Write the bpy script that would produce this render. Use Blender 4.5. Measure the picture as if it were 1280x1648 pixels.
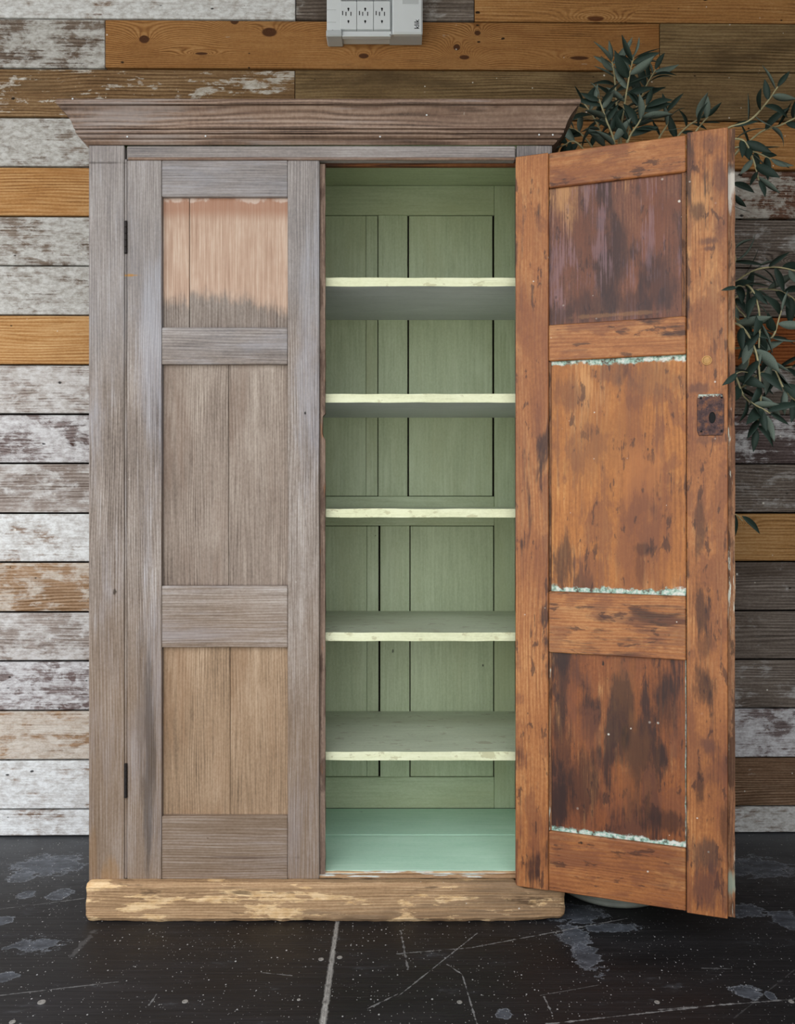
import bpy, bmesh, math, random
from mathutils import Vector, Matrix, noise as mnoise

for o in list(bpy.data.objects):
    bpy.data.objects.remove(o)
SC = bpy.context.scene
COL = SC.collection
R = random.Random(11)

# ------------------------------------------------------------------ camera
F = 1300.0                 # focal length in pixels of a 1280 px wide frame
HC = 1.0234                # lens height above the floor
HOR = 801.0                # picture row of the horizon
cam_d = bpy.data.cameras.new('camera')
cam_d.sensor_fit = 'HORIZONTAL'
cam_d.sensor_width = 36.0
cam_d.lens = 36.0 * F / 1280.0
cam_d.shift_y = -(824.0 - HOR) / 1280.0
cam_d.clip_start = 0.05
cam = bpy.data.objects.new('camera', cam_d)
COL.objects.link(cam)
cam.location = (0, 0, HC)
cam.rotation_euler = (math.pi / 2, 0, 0)
SC.camera = cam

# ------------------------------------------------------------------ world: an even overcast sky
SKY = (0.95, 0.985, 1.03)
world = bpy.data.worlds.new('overcast')
SC.world = world
world.use_nodes = True
bg = world.node_tree.nodes['Background']
bg.inputs[0].default_value = (*SKY, 1)
# standard overcast sky: brightness (1 + 2 sin(height)) / 3 of the zenith all the way round
_wt = world.node_tree
_tc = _wt.nodes.new('ShaderNodeTexCoord')
_sp = _wt.nodes.new('ShaderNodeSeparateXYZ')
_wt.links.new(_tc.outputs['Generated'], _sp.inputs[0])
_cl = _wt.nodes.new('ShaderNodeMath')
_cl.operation = 'MAXIMUM'
_cl.inputs[1].default_value = 0.0
_wt.links.new(_sp.outputs[2], _cl.inputs[0])
_ma = _wt.nodes.new('ShaderNodeMath')
_ma.operation = 'MULTIPLY_ADD'
ZENITH = 1.9
_ma.inputs[1].default_value = ZENITH * 2 / 3
_ma.inputs[2].default_value = ZENITH / 3
_wt.links.new(_cl.outputs[0], _ma.inputs[0])
_wt.links.new(_ma.outputs[0], bg.inputs[1])

SC.view_settings.view_transform = 'Standard'
SC.view_settings.look = 'None'
SC.view_settings.gamma = 1.0
SC.view_settings.use_curve_mapping = False
SC.view_settings.exposure = 1.25


def at(px, py, Y):
    return Vector(((px - 640) * Y / F, Y, HC - (py - HOR) * Y / F))


def PX(px, Y):
    return (px - 640) * Y / F


def PZ(py, Y):
    return HC - (py - HOR) * Y / F


def on_floor(px, py):
    Y = HC * F / (py - HOR)
    return (px - 640) * Y / F, Y


# ------------------------------------------------------------------ node helper
def lin(h):
    if isinstance(h, (tuple, list)):
        return tuple(h)[:3]
    h = h.lstrip('#')
    out = []
    for i in (0, 2, 4):
        c = int(h[i:i + 2], 16) / 255
        out.append(c / 12.92 if c <= .04045 else ((c + .055) / 1.055) ** 2.4)
    return tuple(out)


class NT:
    def __init__(s, name):
        s.m = bpy.data.materials.new(name)
        s.m.use_nodes = True
        s.t = s.m.node_tree
        s.b = s.t.nodes['Principled BSDF']
        s._tc = None
        s._oi = None

    def new(s, typ):
        return s.t.nodes.new(typ)

    def put(s, sock, v):
        if isinstance(v, bpy.types.NodeSocket):
            s.t.links.new(v, sock)
        elif isinstance(v, str):
            sock.default_value = (*lin(v), 1)
        elif isinstance(v, (tuple, list)) and len(v) == 3 and sock.type == 'RGBA':
            sock.default_value = (*v, 1)
        else:
            sock.default_value = v

    def obj(s):
        if not s._tc:
            s._tc = s.new('ShaderNodeTexCoord')
        return s._tc.outputs['Object']

    def info(s):
        if not s._oi:
            s._oi = s.new('ShaderNodeObjectInfo')
            q = s.new('ShaderNodeSeparateColor')
            s.t.links.new(s._oi.outputs['Color'], q.inputs[0])
            s._q = q
        return s._q.outputs

    def math(s, op, a, b=None, c=None, clamp=False):
        n = s.new('ShaderNodeMath')
        n.operation = op
        n.use_clamp = clamp
        s.put(n.inputs[0], a)
        if b is not None:
            s.put(n.inputs[1], b)
        if c is not None:
            s.put(n.inputs[2], c)
        return n.outputs[0]

    def add(s, *a):
        r = a[0]
        for x in a[1:]:
            r = s.math('ADD', r, x)
        return r

    def mul(s, *a):
        r = a[0]
        for x in a[1:]:
            r = s.math('MULTIPLY', r, x)
        return r

    def sub(s, a, b):
        return s.math('SUBTRACT', a, b)

    def sep(s, v):
        n = s.new('ShaderNodeSeparateXYZ')
        s.put(n.inputs[0], v)
        return n.outputs[0], n.outputs[1], n.outputs[2]

    def comb(s, x, y, z=0.0):
        n = s.new('ShaderNodeCombineXYZ')
        s.put(n.inputs[0], x)
        s.put(n.inputs[1], y)
        s.put(n.inputs[2], z)
        return n.outputs[0]

    def vmul(s, v, k):
        n = s.new('ShaderNodeVectorMath')
        n.operation = 'MULTIPLY'
        s.put(n.inputs[0], v)
        n.inputs[1].default_value = k
        return n.outputs[0]

    def vadd(s, v, k):
        n = s.new('ShaderNodeVectorMath')
        n.operation = 'ADD'
        s.put(n.inputs[0], v)
        s.put(n.inputs[1], k)
        return n.outputs[0]

    def noise(s, v, scale=1.0, detail=3, rough=.55, dist=0.0):
        n = s.new('ShaderNodeTexNoise')
        s.put(n.inputs['Vector'], v)
        n.inputs['Scale'].default_value = scale
        n.inputs['Detail'].default_value = detail
        n.inputs['Roughness'].default_value = rough
        n.inputs['Distortion'].default_value = dist
        return n.outputs[0]

    def vor(s, v, scale=1.0):
        n = s.new('ShaderNodeTexVoronoi')
        n.voronoi_dimensions = '2D'
        s.put(n.inputs['Vector'], v)
        n.inputs['Scale'].default_value = scale
        q = s.new('ShaderNodeSeparateColor')
        s.t.links.new(n.outputs['Color'], q.inputs[0])
        return n.outputs['Distance'], q.outputs[0], q.outputs[1]

    def ss(s, x, lo, hi, a=0.0, b=1.0):
        n = s.new('ShaderNodeMapRange')
        n.interpolation_type = 'SMOOTHSTEP'
        s.put(n.inputs[0], x)
        if lo > hi:
            lo, hi, a, b = hi, lo, b, a
        n.inputs[1].default_value = lo
        n.inputs[2].default_value = hi
        n.inputs[3].default_value = a
        n.inputs[4].default_value = b
        return n.outputs[0]

    def mix(s, f, a, b, mode='MIX'):
        n = s.new('ShaderNodeMix')
        n.data_type = 'RGBA'
        n.blend_type = mode
        s.put(n.inputs[0], f)
        s.put(n.inputs[6], a)
        s.put(n.inputs[7], b)
        return n.outputs[2]

    def ramp(s, f, stops):
        n = s.new('ShaderNodeValToRGB')
        el = n.color_ramp.elements
        while len(el) < len(stops):
            el.new(.5)
        for e, (p, c) in zip(el, stops):
            e.position = p
            e.color = (*lin(c), 1)
        s.put(n.inputs[0], f)
        return n.outputs[0]

    def bump(s, h, strength=.3, dist=.002):
        n = s.new('ShaderNodeBump')
        n.inputs['Strength'].default_value = strength
        n.inputs['Distance'].default_value = dist
        s.put(n.inputs['Height'], h)
        s.t.links.new(n.outputs[0], s.b.inputs['Normal'])

    def out(s, col, rough=.7, spec=.3, metal=0.0):
        s.put(s.b.inputs['Base Color'], col)
        s.put(s.b.inputs['Roughness'], rough)
        s.put(s.b.inputs['Specular IOR Level'], spec)
        s.put(s.b.inputs['Metallic'], metal)
        return s.m

    # distance-shaped marks
    def blob(s, x, y, cx, cy, rx, ry, wob, k=.5, soft=.12):
        dx = s.math('DIVIDE', s.sub(x, cx), rx)
        dy = s.math('DIVIDE', s.sub(y, cy), ry)
        d = s.math('SQRT', s.add(s.mul(dx, dx), s.mul(dy, dy)))
        d = s.add(d, s.mul(s.sub(wob, .5), k * 4))
        return s.ss(d, 1 + soft, 1 - soft)

    def line(s, x, y, a, b, w, wob=None):
        ax, ay = a
        bx, by = b
        L2 = (bx - ax) ** 2 + (by - ay) ** 2
        px, py = s.sub(x, ax), s.sub(y, ay)
        t = s.math('DIVIDE', s.add(s.mul(px, bx - ax), s.mul(py, by - ay)), L2, clamp=True)
        qx = s.sub(px, s.mul(t, bx - ax))
        qy = s.sub(py, s.mul(t, by - ay))
        d = s.math('SQRT', s.add(s.mul(qx, qx), s.mul(qy, qy)))
        if wob is not None:
            d = s.add(d, s.mul(s.sub(wob, .45), w * 4))
        return s.ss(d, w, w * .3)


def wood(name, axis, cols, ring=105, ring_amt=.3, fib_amt=.8, blotch=.6, knots=0.0, knot_list=None,
         knot_col='#3a2015', layers=(), rough=.75, spec=.25, bump=.35, holes=.0, specks=.0, post=None,
         warp=6.0, fib_c=230, fib_l=7.0, fib2_amt=.35, kamp=.085):
    """weathered timber; grain runs along `axis` of the piece ('X' or 'Z').
    object colour: R seed, G paint bias, B value bias (0.5 = neutral)"""
    n = NT(name)
    x, y, z = n.sep(n.obj())
    seed, pb, vb = n.info()[0], n.info()[1], n.info()[2]
    if axis == 'X':
        L, C, D = x, n.add(z, n.mul(y, .6)), y
    elif axis == 'Z':
        L, C, D = z, n.add(x, n.mul(y, .6)), y
    else:
        L, C, D = x, n.add(y, n.mul(z, .6)), z
    Ls = n.add(L, n.mul(seed, 41.3))
    Cs = n.add(C, n.mul(seed, 17.7))
    V = n.comb(Ls, Cs, n.mul(seed, 9.1))
    # knots
    kb, kcore = None, None
    if knot_list:
        for (kx, kc, rx, rc) in knot_list:
            dx = n.math('DIVIDE', n.sub(L, kx), rx)
            dc = n.math('DIVIDE', n.sub(C, kc), rc)
            d2 = n.add(n.mul(dx, dx), n.mul(dc, dc))
            g = n.math('EXPONENT', n.mul(n.math('SQRT', d2), -.42))
            c = n.ss(d2, 1.15, .6)
            kb = g if kb is None else n.add(kb, g)
            kcore = c if kcore is None else n.math('MAXIMUM', kcore, c)
    elif knots > 0:
        d, r1, r2 = n.vor(n.comb(n.mul(Ls, 3.2), n.mul(Cs, 11)), 1.0)
        sel = n.ss(r1, 1 - knots, 1 - knots + .02)
        d = n.math('DIVIDE', d, n.add(.5, r2))
        g = n.math('EXPONENT', n.mul(n.mul(d, d), -14))
        kb = n.mul(g, sel)
        kcore = n.mul(n.ss(d, .105, .06), sel)
    w = n.noise(n.vmul(V, (1.5, 9, 1)), 1, 2, .5)
    fld = n.add(n.mul(Cs, ring), n.mul(w, warp))
    if kb is not None:
        fld = n.add(fld, n.mul(kb, ring * kamp))
    rg = n.math('FRACT', fld)
    rg = n.ss(n.math('ABSOLUTE', n.sub(rg, .62)), .0, .40)      # dark late-wood lines
    rgk = n.ss(n.noise(n.vmul(V, (1.8, 13, 1)), 1, 2, .5), .32, .68, .25, 1.15)
    fib = n.noise(n.vmul(V, (fib_l, fib_c, 1)), 1, 3, .6)
    fib2 = n.noise(n.vmul(V, (2.2, 42, 1)), 1, 3, .6)
    blo = n.noise(n.vmul(V, (3.2, 8, 1)), 1, 4, .6)
    grit = n.noise(n.vmul(V, (120, 190, 1)), 1, 2, .7)
    wbl = n.noise(n.vmul(V, (40, 40, 1)), 1, 3, .7)
    t = n.add(.5, n.mul(n.sub(rg, .7), ring_amt, rgk), n.mul(n.sub(fib, .5), fib_amt),
              n.mul(n.sub(fib2, .5), fib_amt * fib2_amt), n.mul(n.sub(blo, .5), blotch), n.mul(n.sub(grit, .5), .38), n.mul(n.sub(vb, .5), .9))
    col = n.ramp(t, [(.12, cols[0]), (.5, cols[1]), (.88, cols[2])])
    pores = n.ss(n.noise(n.vmul(V, (14, 420, 1)), 1, 2, .5), .36, .27)
    col = n.mix(n.mul(pores, .55), col, cols[0])
    if kcore is not None:
        col = n.mix(n.mul(kcore, .88), col, knot_col)
    height = n.add(n.mul(fib, .6), n.mul(rg, .25), n.mul(fib2, .5))
    ctx = dict(n=n, L=L, C=C, x=x, y=y, z=z, V=V, fib=fib, fib2=fib2, seed=seed, pb=pb)
    for ly in layers:
        sl, scl = ly.get('scale', (3, 9))
        off = ly.get('off', 0.0)
        nz = n.noise(n.vmul(n.vadd(V, (off, off * 1.7, 0)), (sl, scl, 1)), 1, ly.get('detail', 6), ly.get('rough', .62),
                     ly.get('dist', .3))
        m = n.add(nz, n.mul(n.sub(fib, .5), ly.get('fib', .3)), n.mul(n.sub(fib2, .5), ly.get('fib2', .2)))
        if ly.get('paint'):
            m = n.add(m, n.mul(n.sub(pb, .5), .5))
        m = n.ss(m, ly['lo'], ly['hi'])
        m = n.mul(m, ly.get('amt', .9))
        cc = ly['col']
        if ly.get('var'):
            vz = n.noise(n.vmul(V, (38, 70, 1)), 1, 5, .75)
            cc = n.ramp(vz, [(.36, ly['var']), (.60, ly['col'])])
        col = n.mix(m, col, cc, ly.get('mode', 'MIX'))
        if ly.get('paint'):
            height = n.add(height, n.mul(m, .35))
    if holes > 0:
        d, r1, r2 = n.vor(n.comb(n.mul(Ls, 13), n.mul(Cs, 24)), 1.0)
        d = n.add(n.math('DIVIDE', d, n.add(.25, n.mul(r2, .9))), n.mul(n.sub(wbl, .5), .30))
        hm = n.mul(n.ss(d, .10, .03), n.ss(r1, 1 - holes, 1 - holes + .01))
        col = n.mix(n.mul(hm, .92), col, '#0c0a09')
    if specks > 0:
        d, r1, r2 = n.vor(n.comb(n.mul(Ls, 55), n.mul(Cs, 55)), 1.0)
        hm = n.mul(n.ss(n.add(n.math('DIVIDE', d, n.add(.3, r2)), n.mul(n.sub(wbl, .5), .25)), .16, .07), n.ss(r1, 1 - specks, 1 - specks + .01))
        col = n.mix(n.mul(hm, .85), col, '#d8d2c6')
    if post:
        col = post(ctx, col)
    n.bump(height, bump, .0022)
    return n.out(col, rough, spec)


def plain(name, col, rough=.5, metal=0.0, spec=.4, var=.12, vs=18.0, bump=0.0):
    n = NT(name)
    nz = n.noise(n.obj(), vs, 4, .6)
    c = lin(col)
    dk = tuple(k * (1 - var) for k in c)
    lt = tuple(min(1, k * (1 + var)) for k in c)
    cc = n.ramp(nz, [(.3, dk), (.7, lt)])
    if bump:
        n.bump(nz, bump, .003)
    return n.out(cc, rough, spec, metal)


# ------------------------------------------------------------------ mesh helpers
def mesh_from(name, v, f, outward=True):
    me = bpy.data.meshes.new(name)
    me.from_pydata([tuple(p) for p in v], [], f)
    if outward:
        bm = bmesh.new()
        bm.from_mesh(me)
        bmesh.ops.recalc_face_normals(bm, faces=bm.faces)
        bm.to_mesh(me)
        bm.free()
    me.update()
    return me


def cham_box(sx, sy, sz, b=.0015):
    hx, hy, hz = sx / 2, sy / 2, sz / 2
    b = min(b, hx * .45, hy * .45, hz * .45)
    v, idx = [], {}
    for a in (-1, 1):
        for c in (-1, 1):
            for d in (-1, 1):
                idx[a, c, d, 0] = len(v)
                v.append((a * hx, c * (hy - b), d * (hz - b)))
                idx[a, c, d, 1] = len(v)
                v.append((a * (hx - b), c * hy, d * (hz - b)))
                idx[a, c, d, 2] = len(v)
                v.append((a * (hx - b), c * (hy - b), d * hz))
    f = []
    cyc = [(-1, -1), (1, -1), (1, 1), (-1, 1)]
    for s in (-1, 1):
        f.append([idx[s, p, q, 0] for p, q in cyc])
        f.append([idx[p, s, q, 1] for p, q in cyc])
        f.append([idx[p, q, s, 2] for p, q in cyc])
    for p in (-1, 1):
        for q in (-1, 1):
            f.append([idx[-1, p, q, 1], idx[1, p, q, 1], idx[1, p, q, 2], idx[-1, p, q, 2]])
            f.append([idx[p, -1, q, 0], idx[p, 1, q, 0], idx[p, 1, q, 2], idx[p, -1, q, 2]])
            f.append([idx[p, q, -1, 0], idx[p, q, 1, 0], idx[p, q, 1, 1], idx[p, q, -1, 1]])
            for r in (-1, 1):
                f.append([idx[p, q, r, 0], idx[p, q, r, 1], idx[p, q, r, 2]])
    ff = []
    for face in f:
        a, c, d = (Vector(v[i]) for i in face[:3])
        nn = (c - a).cross(d - a)
        ctr = sum((Vector(v[i]) for i in face), Vector()) / len(face)
        ff.append(face if nn.dot(ctr) > 0 else face[::-1])
    me = bpy.data.meshes.new('m')
    me.from_pydata(v, [], ff)
    me.update()
    return me


def grid_box(sx, sy, sz, nx, ny, nz, fn):
    """box surface cut into a grid; fn(point, half) moves every vertex"""
    h = (sx / 2, sy / 2, sz / 2)
    v, idx, f = [], {}, []

    def vid(i, j, k):
        key = (i, j, k)
        if key not in idx:
            p = Vector((-h[0] + sx * i / nx, -h[1] + sy * j / ny, -h[2] + sz * k / nz))
            idx[key] = len(v)
            v.append(fn(p, h))
        return idx[key]
    for i in range(nx):
        for j in range(ny):
            for k in (0, nz):
                f.append([vid(i, j, k), vid(i + 1, j, k), vid(i + 1, j + 1, k), vid(i, j + 1, k)])
    for i in range(nx):
        for k in range(nz):
            for j in (0, ny):
                f.append([vid(i, j, k), vid(i + 1, j, k), vid(i + 1, j, k + 1), vid(i, j, k + 1)])
    for j in range(ny):
        for k in range(nz):
            for i in (0, nx):
                f.append([vid(i, j, k), vid(i, j + 1, k), vid(i, j + 1, k + 1), vid(i, j, k + 1)])
    return mesh_from('m', v, f)


def lathe(prof, seg=32):
    v, f = [], []
    for r, z in prof:
        for i in range(seg):
            a = 2 * math.pi * i / seg
            v.append((r * math.cos(a), r * math.sin(a), z))
    for j in range(len(prof) - 1):
        for i in range(seg):
            f.append([j * seg + i, j * seg + (i + 1) % seg, (j + 1) * seg + (i + 1) % seg, (j + 1) * seg + i])
    f.append(list(range(seg))[::-1])
    f.append([(len(prof) - 1) * seg + i for i in range(seg)])
    return mesh_from('m', v, f)


def tube(pts, rad, seg=6):
    v, f = [], []
    n = len(pts)
    up = Vector((.13, .2, .97)).normalized()
    for i, p in enumerate(pts):
        t = (pts[min(i + 1, n - 1)] - pts[max(i - 1, 0)]).normalized()
        a = t.cross(up)
        if a.length < 1e-3:
            a = t.cross(Vector((1, 0, 0)))
        a.normalize()
        b = t.cross(a)
        for k in range(seg):
            th = 2 * math.pi * k / seg
            v.append(p + (a * math.cos(th) + b * math.sin(th)) * rad[i])
    for i in range(n - 1):
        for k in range(seg):
            f.append([i * seg + k, i * seg + (k + 1) % seg, (i + 1) * seg + (k + 1) % seg, (i + 1) * seg + k])
    f.append(list(range(seg))[::-1])
    f.append([(n - 1) * seg + k for k in range(seg)])
    return mesh_from('m', v, f)


WORLD = {}


def link(name, me, mat, parent=None, loc=(0, 0, 0), local=False, rot=None, color=None):
    o = bpy.data.objects.new(name, me)
    if me is not None:
        me.name = name
        if mat is not None:
            me.materials.clear()
            for m in (mat if isinstance(mat, (list, tuple)) else [mat]):
                me.materials.append(m)
    COL.objects.link(o)
    loc = Vector(loc)
    WORLD[o.name] = loc.copy()
    if parent is not None:
        o.parent = parent
        if not local:
            loc = loc - WORLD[parent.name]
    o.location = loc
    if rot:
        o.rotation_euler = rot
    o.color = color if color else (R.random(), .5, .5, 1)
    return o


def slab(name, x0, x1, y0, y1, z0, z1, mat, parent=None, b=.0015, local=False, color=None):
    me = cham_box(x1 - x0, y1 - y0, z1 - z0, b)
    return link(name, me, mat, parent, ((x0 + x1) / 2, (y0 + y1) / 2, (z0 + z1) / 2), local, None, color)


def empty(name, loc, parent=None, rot=None, local=False):
    o = link(name, None, None, parent, loc, local, rot)
    o.empty_display_size = .1
    return o


def tag(o, label, cat, group=None):
    o['label'] = label
    o['category'] = cat
    if group:
        o['group'] = group
    return o


def struct(o, label=None):
    o['kind'] = 'structure'
    if label:
        o['label'] = label
    return o


# ------------------------------------------------------------------ materials
M = {}
# reclaimed wall boards
def board(name, cols, paint=None, paint_var=None, plo=.46, phi=.58, pamt=.92, pscale=(10, 15), grime='#4b3a2e', gamt=.7, **k):
    ly = [dict(col=grime, scale=(2.6, 8), lo=.52, hi=.70, amt=gamt, fib=.35, off=3.1)]
    if paint:
        ly.append(dict(col=paint, var=paint_var or paint, scale=pscale, lo=plo, hi=phi, amt=pamt, fib=.26, fib2=.14, paint=True, off=7.7, detail=8, rough=.68))
        ly.append(dict(col=paint, var=paint_var or paint, scale=(20, 46), lo=plo + .06, hi=phi + .06, amt=pamt * .8, fib=.2, fib2=.25, paint=True, off=17.3, detail=6, rough=.7))
    k.setdefault('holes', .10)
    k.setdefault('specks', .02)
    M[name] = wood('board_' + name, 'X', cols, layers=ly, rough=.85, spec=.15, **k)


board('white', ('#5a4638', '#8a7463', '#b3a292'), '#dfe0df', '#b4b0ac', .38, .54, .95, grime='#6b5442', knots=.05)
board('palegrey', ('#5e5048', '#8f837b', '#bcb3ac'), '#cfcdcb', '#a8a09a', .42, .58, .85, grime='#6e5c50', knots=.06, ring_amt=.3)
board('greywhite', ('#43362d', '#75675b', '#a0948a'), '#c9c8c4', '#98928a', .45, .58, .88, grime='#54402f', knots=.05)
board('purple', ('#473b38', '#766966', '#a39794'), '#d3d2d2', '#a09998', .46, .58, .88, grime='#5a4642', knots=.06, ring_amt=.32)
board('tan', ('#63492f', '#94765b', '#b99f85'), '#cfc8be', '#ad9f90', .50, .64, .75, grime='#6f5239', knots=.12, ring_amt=.36)
board('grey', ('#3c342e', '#6a5f56', '#94897f'), '#b9b6b2', '#8d8680', .54, .68, .75, grime='#463a30', knots=.08)
board('brownwhite', ('#3c281c', '#66493a', '#8d705d'), '#bdb8ae', '#8f867b', .47, .57, .85, grime='#4e3023', knots=.05)
board('olive', ('#4d3c25', '#7a6344', '#9c8560'), '#a99f8b', '#8f8167', .64, .76, .6, grime='#4a3a26', knots=.12, ring_amt=.36)
board('orange', ('#754d2b', '#a97a49', '#c8a272'), None, knots=.22, ring_amt=.3, grime='#87562c', gamt=.5, knot_col='#4b2312')
board('tanorange', ('#74502b', '#a77c4c', '#c8a272'), None, knots=.12, ring_amt=.3, grime='#7a5631', gamt=.5)
board('red', ('#4b2410', '#7f4622', '#a0653a'), None, knots=.12, ring_amt=.36, grime='#4f2a16', gamt=.6)
board('brownknot', ('#43301f', '#735944', '#98806a'), '#bdb6ab', '#94897c', .62, .74, .6, knots=.3, ring_amt=.5, grime='#4a3726', ring=120)
board('flake', ('#4d3722', '#7d6143', '#a58a68'), '#cfcac0', '#a99f92', .56, .62, .85, knots=.08, ring_amt=.36, grime='#53402a', pscale=(7, 15))

# cupboard: outside, weathered grey-brown
def ext_post(ctx, col):
    n = ctx['n']
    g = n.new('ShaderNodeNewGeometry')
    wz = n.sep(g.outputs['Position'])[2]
    nz = n.sub(n.noise(n.vmul(ctx['V'], (2.0, 6, 1)), 1, 4, .6), .5)
    lowz = n.ss(n.add(n.ss(wz, 1.45, .15), n.mul(nz, 1.3)), .25, 1.05)
    col = n.mix(n.mul(lowz, .72), col, n.mix(.6, col, '#7d5f3d'))
    hi = n.ss(n.add(n.ss(wz, 1.0, 1.6), n.mul(nz, -1.4)), .45, 1.0)  # blue-grey towards the top: sky reflection painted in, partly real bleaching
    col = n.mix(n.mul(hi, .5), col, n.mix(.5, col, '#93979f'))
    for (px, py, rw, rh, cc, am) in EXT_MARKS:
        g2 = n.sep(g.outputs['Position'])
        mk = n.blob(g2[0], wz, PX(px, 1.97), PZ(py, 1.97), rw * 1.97 / F, rh * 1.97 / F,
                    n.noise(n.vmul(ctx['V'], (6, 60, 1)), 1, 4, .65), .7, .5)
        col = n.mix(n.mul(mk, am), col, cc)
    return col


# stains on the outside: streak on the hanging stile, rust run, bare bottom end
EXT_MARKS = [(240, 1240, 9, 160, '#3f352f', .65), (228, 1150, 8, 120, '#57483d', .4), (178, 1410, 14, 24, '#97703f', .4), (150, 1380, 8, 40, '#8f6a3f', .3),
             (208, 443, 12, 1.6, '#a8762a', .8), (385, 1380, 70, 2.5, '#4e3a30', .6), (165, 262, 30, 1.6, '#3a2e2a', .6)]
EXT = ('#4a3e36', '#877a70', '#b5aca5')
ext_layers = [
    dict(col='#a4a6b0', scale=(1.6, 6), lo=.48, hi=.74, amt=.5, fib=.3, off=2.2),
    dict(col='#57443a', scale=(2.2, 7), lo=.56, hi=.80, amt=.55, fib=.3, off=5.2),
]
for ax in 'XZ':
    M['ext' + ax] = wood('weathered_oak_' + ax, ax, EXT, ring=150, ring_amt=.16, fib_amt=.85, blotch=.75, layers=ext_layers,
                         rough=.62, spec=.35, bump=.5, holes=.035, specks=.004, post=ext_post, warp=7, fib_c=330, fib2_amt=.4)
corn_layers = [dict(col='#5b3d2e', scale=(1.2, 12), lo=.48, hi=.70, amt=.65, fib=.5, off=4.2),
               dict(col='#a09a98', scale=(1.6, 12), lo=.52, hi=.72, amt=.5, fib=.5, off=8.8)]
M['cornice'] = wood('weathered_cornice', 'X', ('#42332a', '#806858', '#ab9685'), ring=130, ring_amt=.3, fib_amt=.8, blotch=.3,
                    layers=corn_layers, rough=.6, spec=.3, bump=.5, holes=.02, specks=.004, warp=9, fib_l=3.5)

def panel_tone(name, cols, post=None, amt=.6, brown='#6b5140'):
    M[name] = wood(name, 'Z', cols, ring=130, ring_amt=.16, fib_amt=.75, blotch=.8,
                   layers=[dict(col=brown, scale=(1.6, 6), lo=.50, hi=.78, amt=amt, fib=.25, off=2.9),
                           dict(col='#b3a79c', scale=(1.4, 8), lo=.55, hi=.75, amt=.5, fib=.4, off=6.1)],
                   rough=.62, spec=.3, bump=.35, holes=.03, specks=.004, post=post, warp=9)


def washed_post(ctx, col):
    """top panel: the finish is scrubbed back to pale pinkish wood, a ragged grey-brown rest along the foot"""
    n = ctx['n']
    x, z = ctx['x'], ctx['z']
    wob = n.noise(n.vmul(ctx['V'], (9, 16, 1)), 1, 5, .65)
    edge = n.add(z, n.mul(x, .22), n.mul(n.sub(wob, .5), .12), n.mul(n.sub(ctx['fib'], .5), .05))
    bare = n.ss(edge, -.115, -.070)
    pale = n.ramp(n.add(ctx['fib'], n.mul(n.sub(wob, .5), .6)), [(.2, '#9c7b66'), (.5, '#b69883'), (.8, '#ccb6a3')])
    pale = n.mix(n.mul(n.ss(n.add(z, n.mul(n.sub(wob, .5), .02)), .100, .135), .7), pale, '#9a6a50')
    col = n.mix(n.mul(bare, .93), col, pale)
    white = n.mul(n.ss(n.add(z, n.mul(n.sub(wob, .5), .05)), .152, .158), n.ss(wob, .48, .6))
    return n.mix(n.mul(white, .4), col, '#ddd3c8')


panel_tone('panel_mid', ('#54463c', '#8a7b6f', '#b3a699'))
panel_tone('panel_low', ('#5c4a39', '#957b61', '#baa187'), amt=.5, brown='#7a5535')
panel_tone('panel_top', ('#54463d', '#83776e', '#aaa097'), washed_post)

# inner face of the open door: shellac-brown pine with dark scorched patches
def inner(name, axis, base, damt=.85, dlo=.55, dhi=.64, dcol='#2f1b18', post=None, purple=0.0):
    ly = [dict(col='#74422a', scale=(2.2, 7) if axis == 'Z' else (2.2, 9), lo=.44, hi=.66, amt=.7, fib=.3, off=1.3),
          dict(col='#cf9a62', scale=(3.0, 7), lo=.56, hi=.72, amt=.55, fib=.4, off=9.4),
          dict(col=dcol, scale=(4.5, 13), lo=dlo, hi=dhi, amt=damt, fib=.22, fib2=.25, off=4.6, detail=5, rough=.55),
          dict(col='#6f412b', scale=(7, 12), lo=.52, hi=.60, amt=.55, fib=.3, off=27.1, detail=5),
          dict(col='#3a221b', scale=(18, 50), lo=.59, hi=.66, amt=.7, fib=.2, off=14.6, detail=4)]
    if purple:
        ly.append(dict(col='#8d6f74', scale=(6, 20), lo=.52, hi=.66, amt=purple, fib=.6, off=22.6))
    M[name] = wood(name, axis, base, ring=120, ring_amt=.12, fib_amt=.6, blotch=.6, layers=ly, rough=.5, spec=.4, bump=.25,
                   holes=.03, specks=.012, post=post, warp=8)


ORA = ('#653a20', '#a06538', '#c8955f')


def paint_edges(hx, hz, sides, col2='#9fd0bd'):
    """old green-white paint caught along chosen edges of a panel"""
    def post(ctx, col):
        n = ctx['n']
        x, z = ctx['x'], ctx['z']
        wob = n.noise(n.vmul(ctx['V'], (30, 22, 1)), 1, 5, .7)
        wob2 = n.noise(n.vmul(ctx['V'], (90, 90, 1)), 1, 3, .6)
        pc = n.ramp(wob2, [(.34, '#4f4138'), (.46, '#8db5a5'), (.6, '#d5d8cf')])
        for s, w in sides:
            d = {'l': n.add(x, hx), 'r': n.sub(hx, x), 'b': n.add(z, hz), 't': n.sub(hz, z)}[s]
            m = n.ss(n.add(d, n.mul(n.sub(wob, .52), w * 3.2)), w, w * .55)
            col = n.mix(n.mul(m, .9), col, pc)
        return col
    return post


HX, HY = .285, 1.95                          # hinge line of the open door


def door_u(px):
    k = (px - 640) / F
    return (k * HY - HX) / (.949 + .315 * k)


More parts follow.
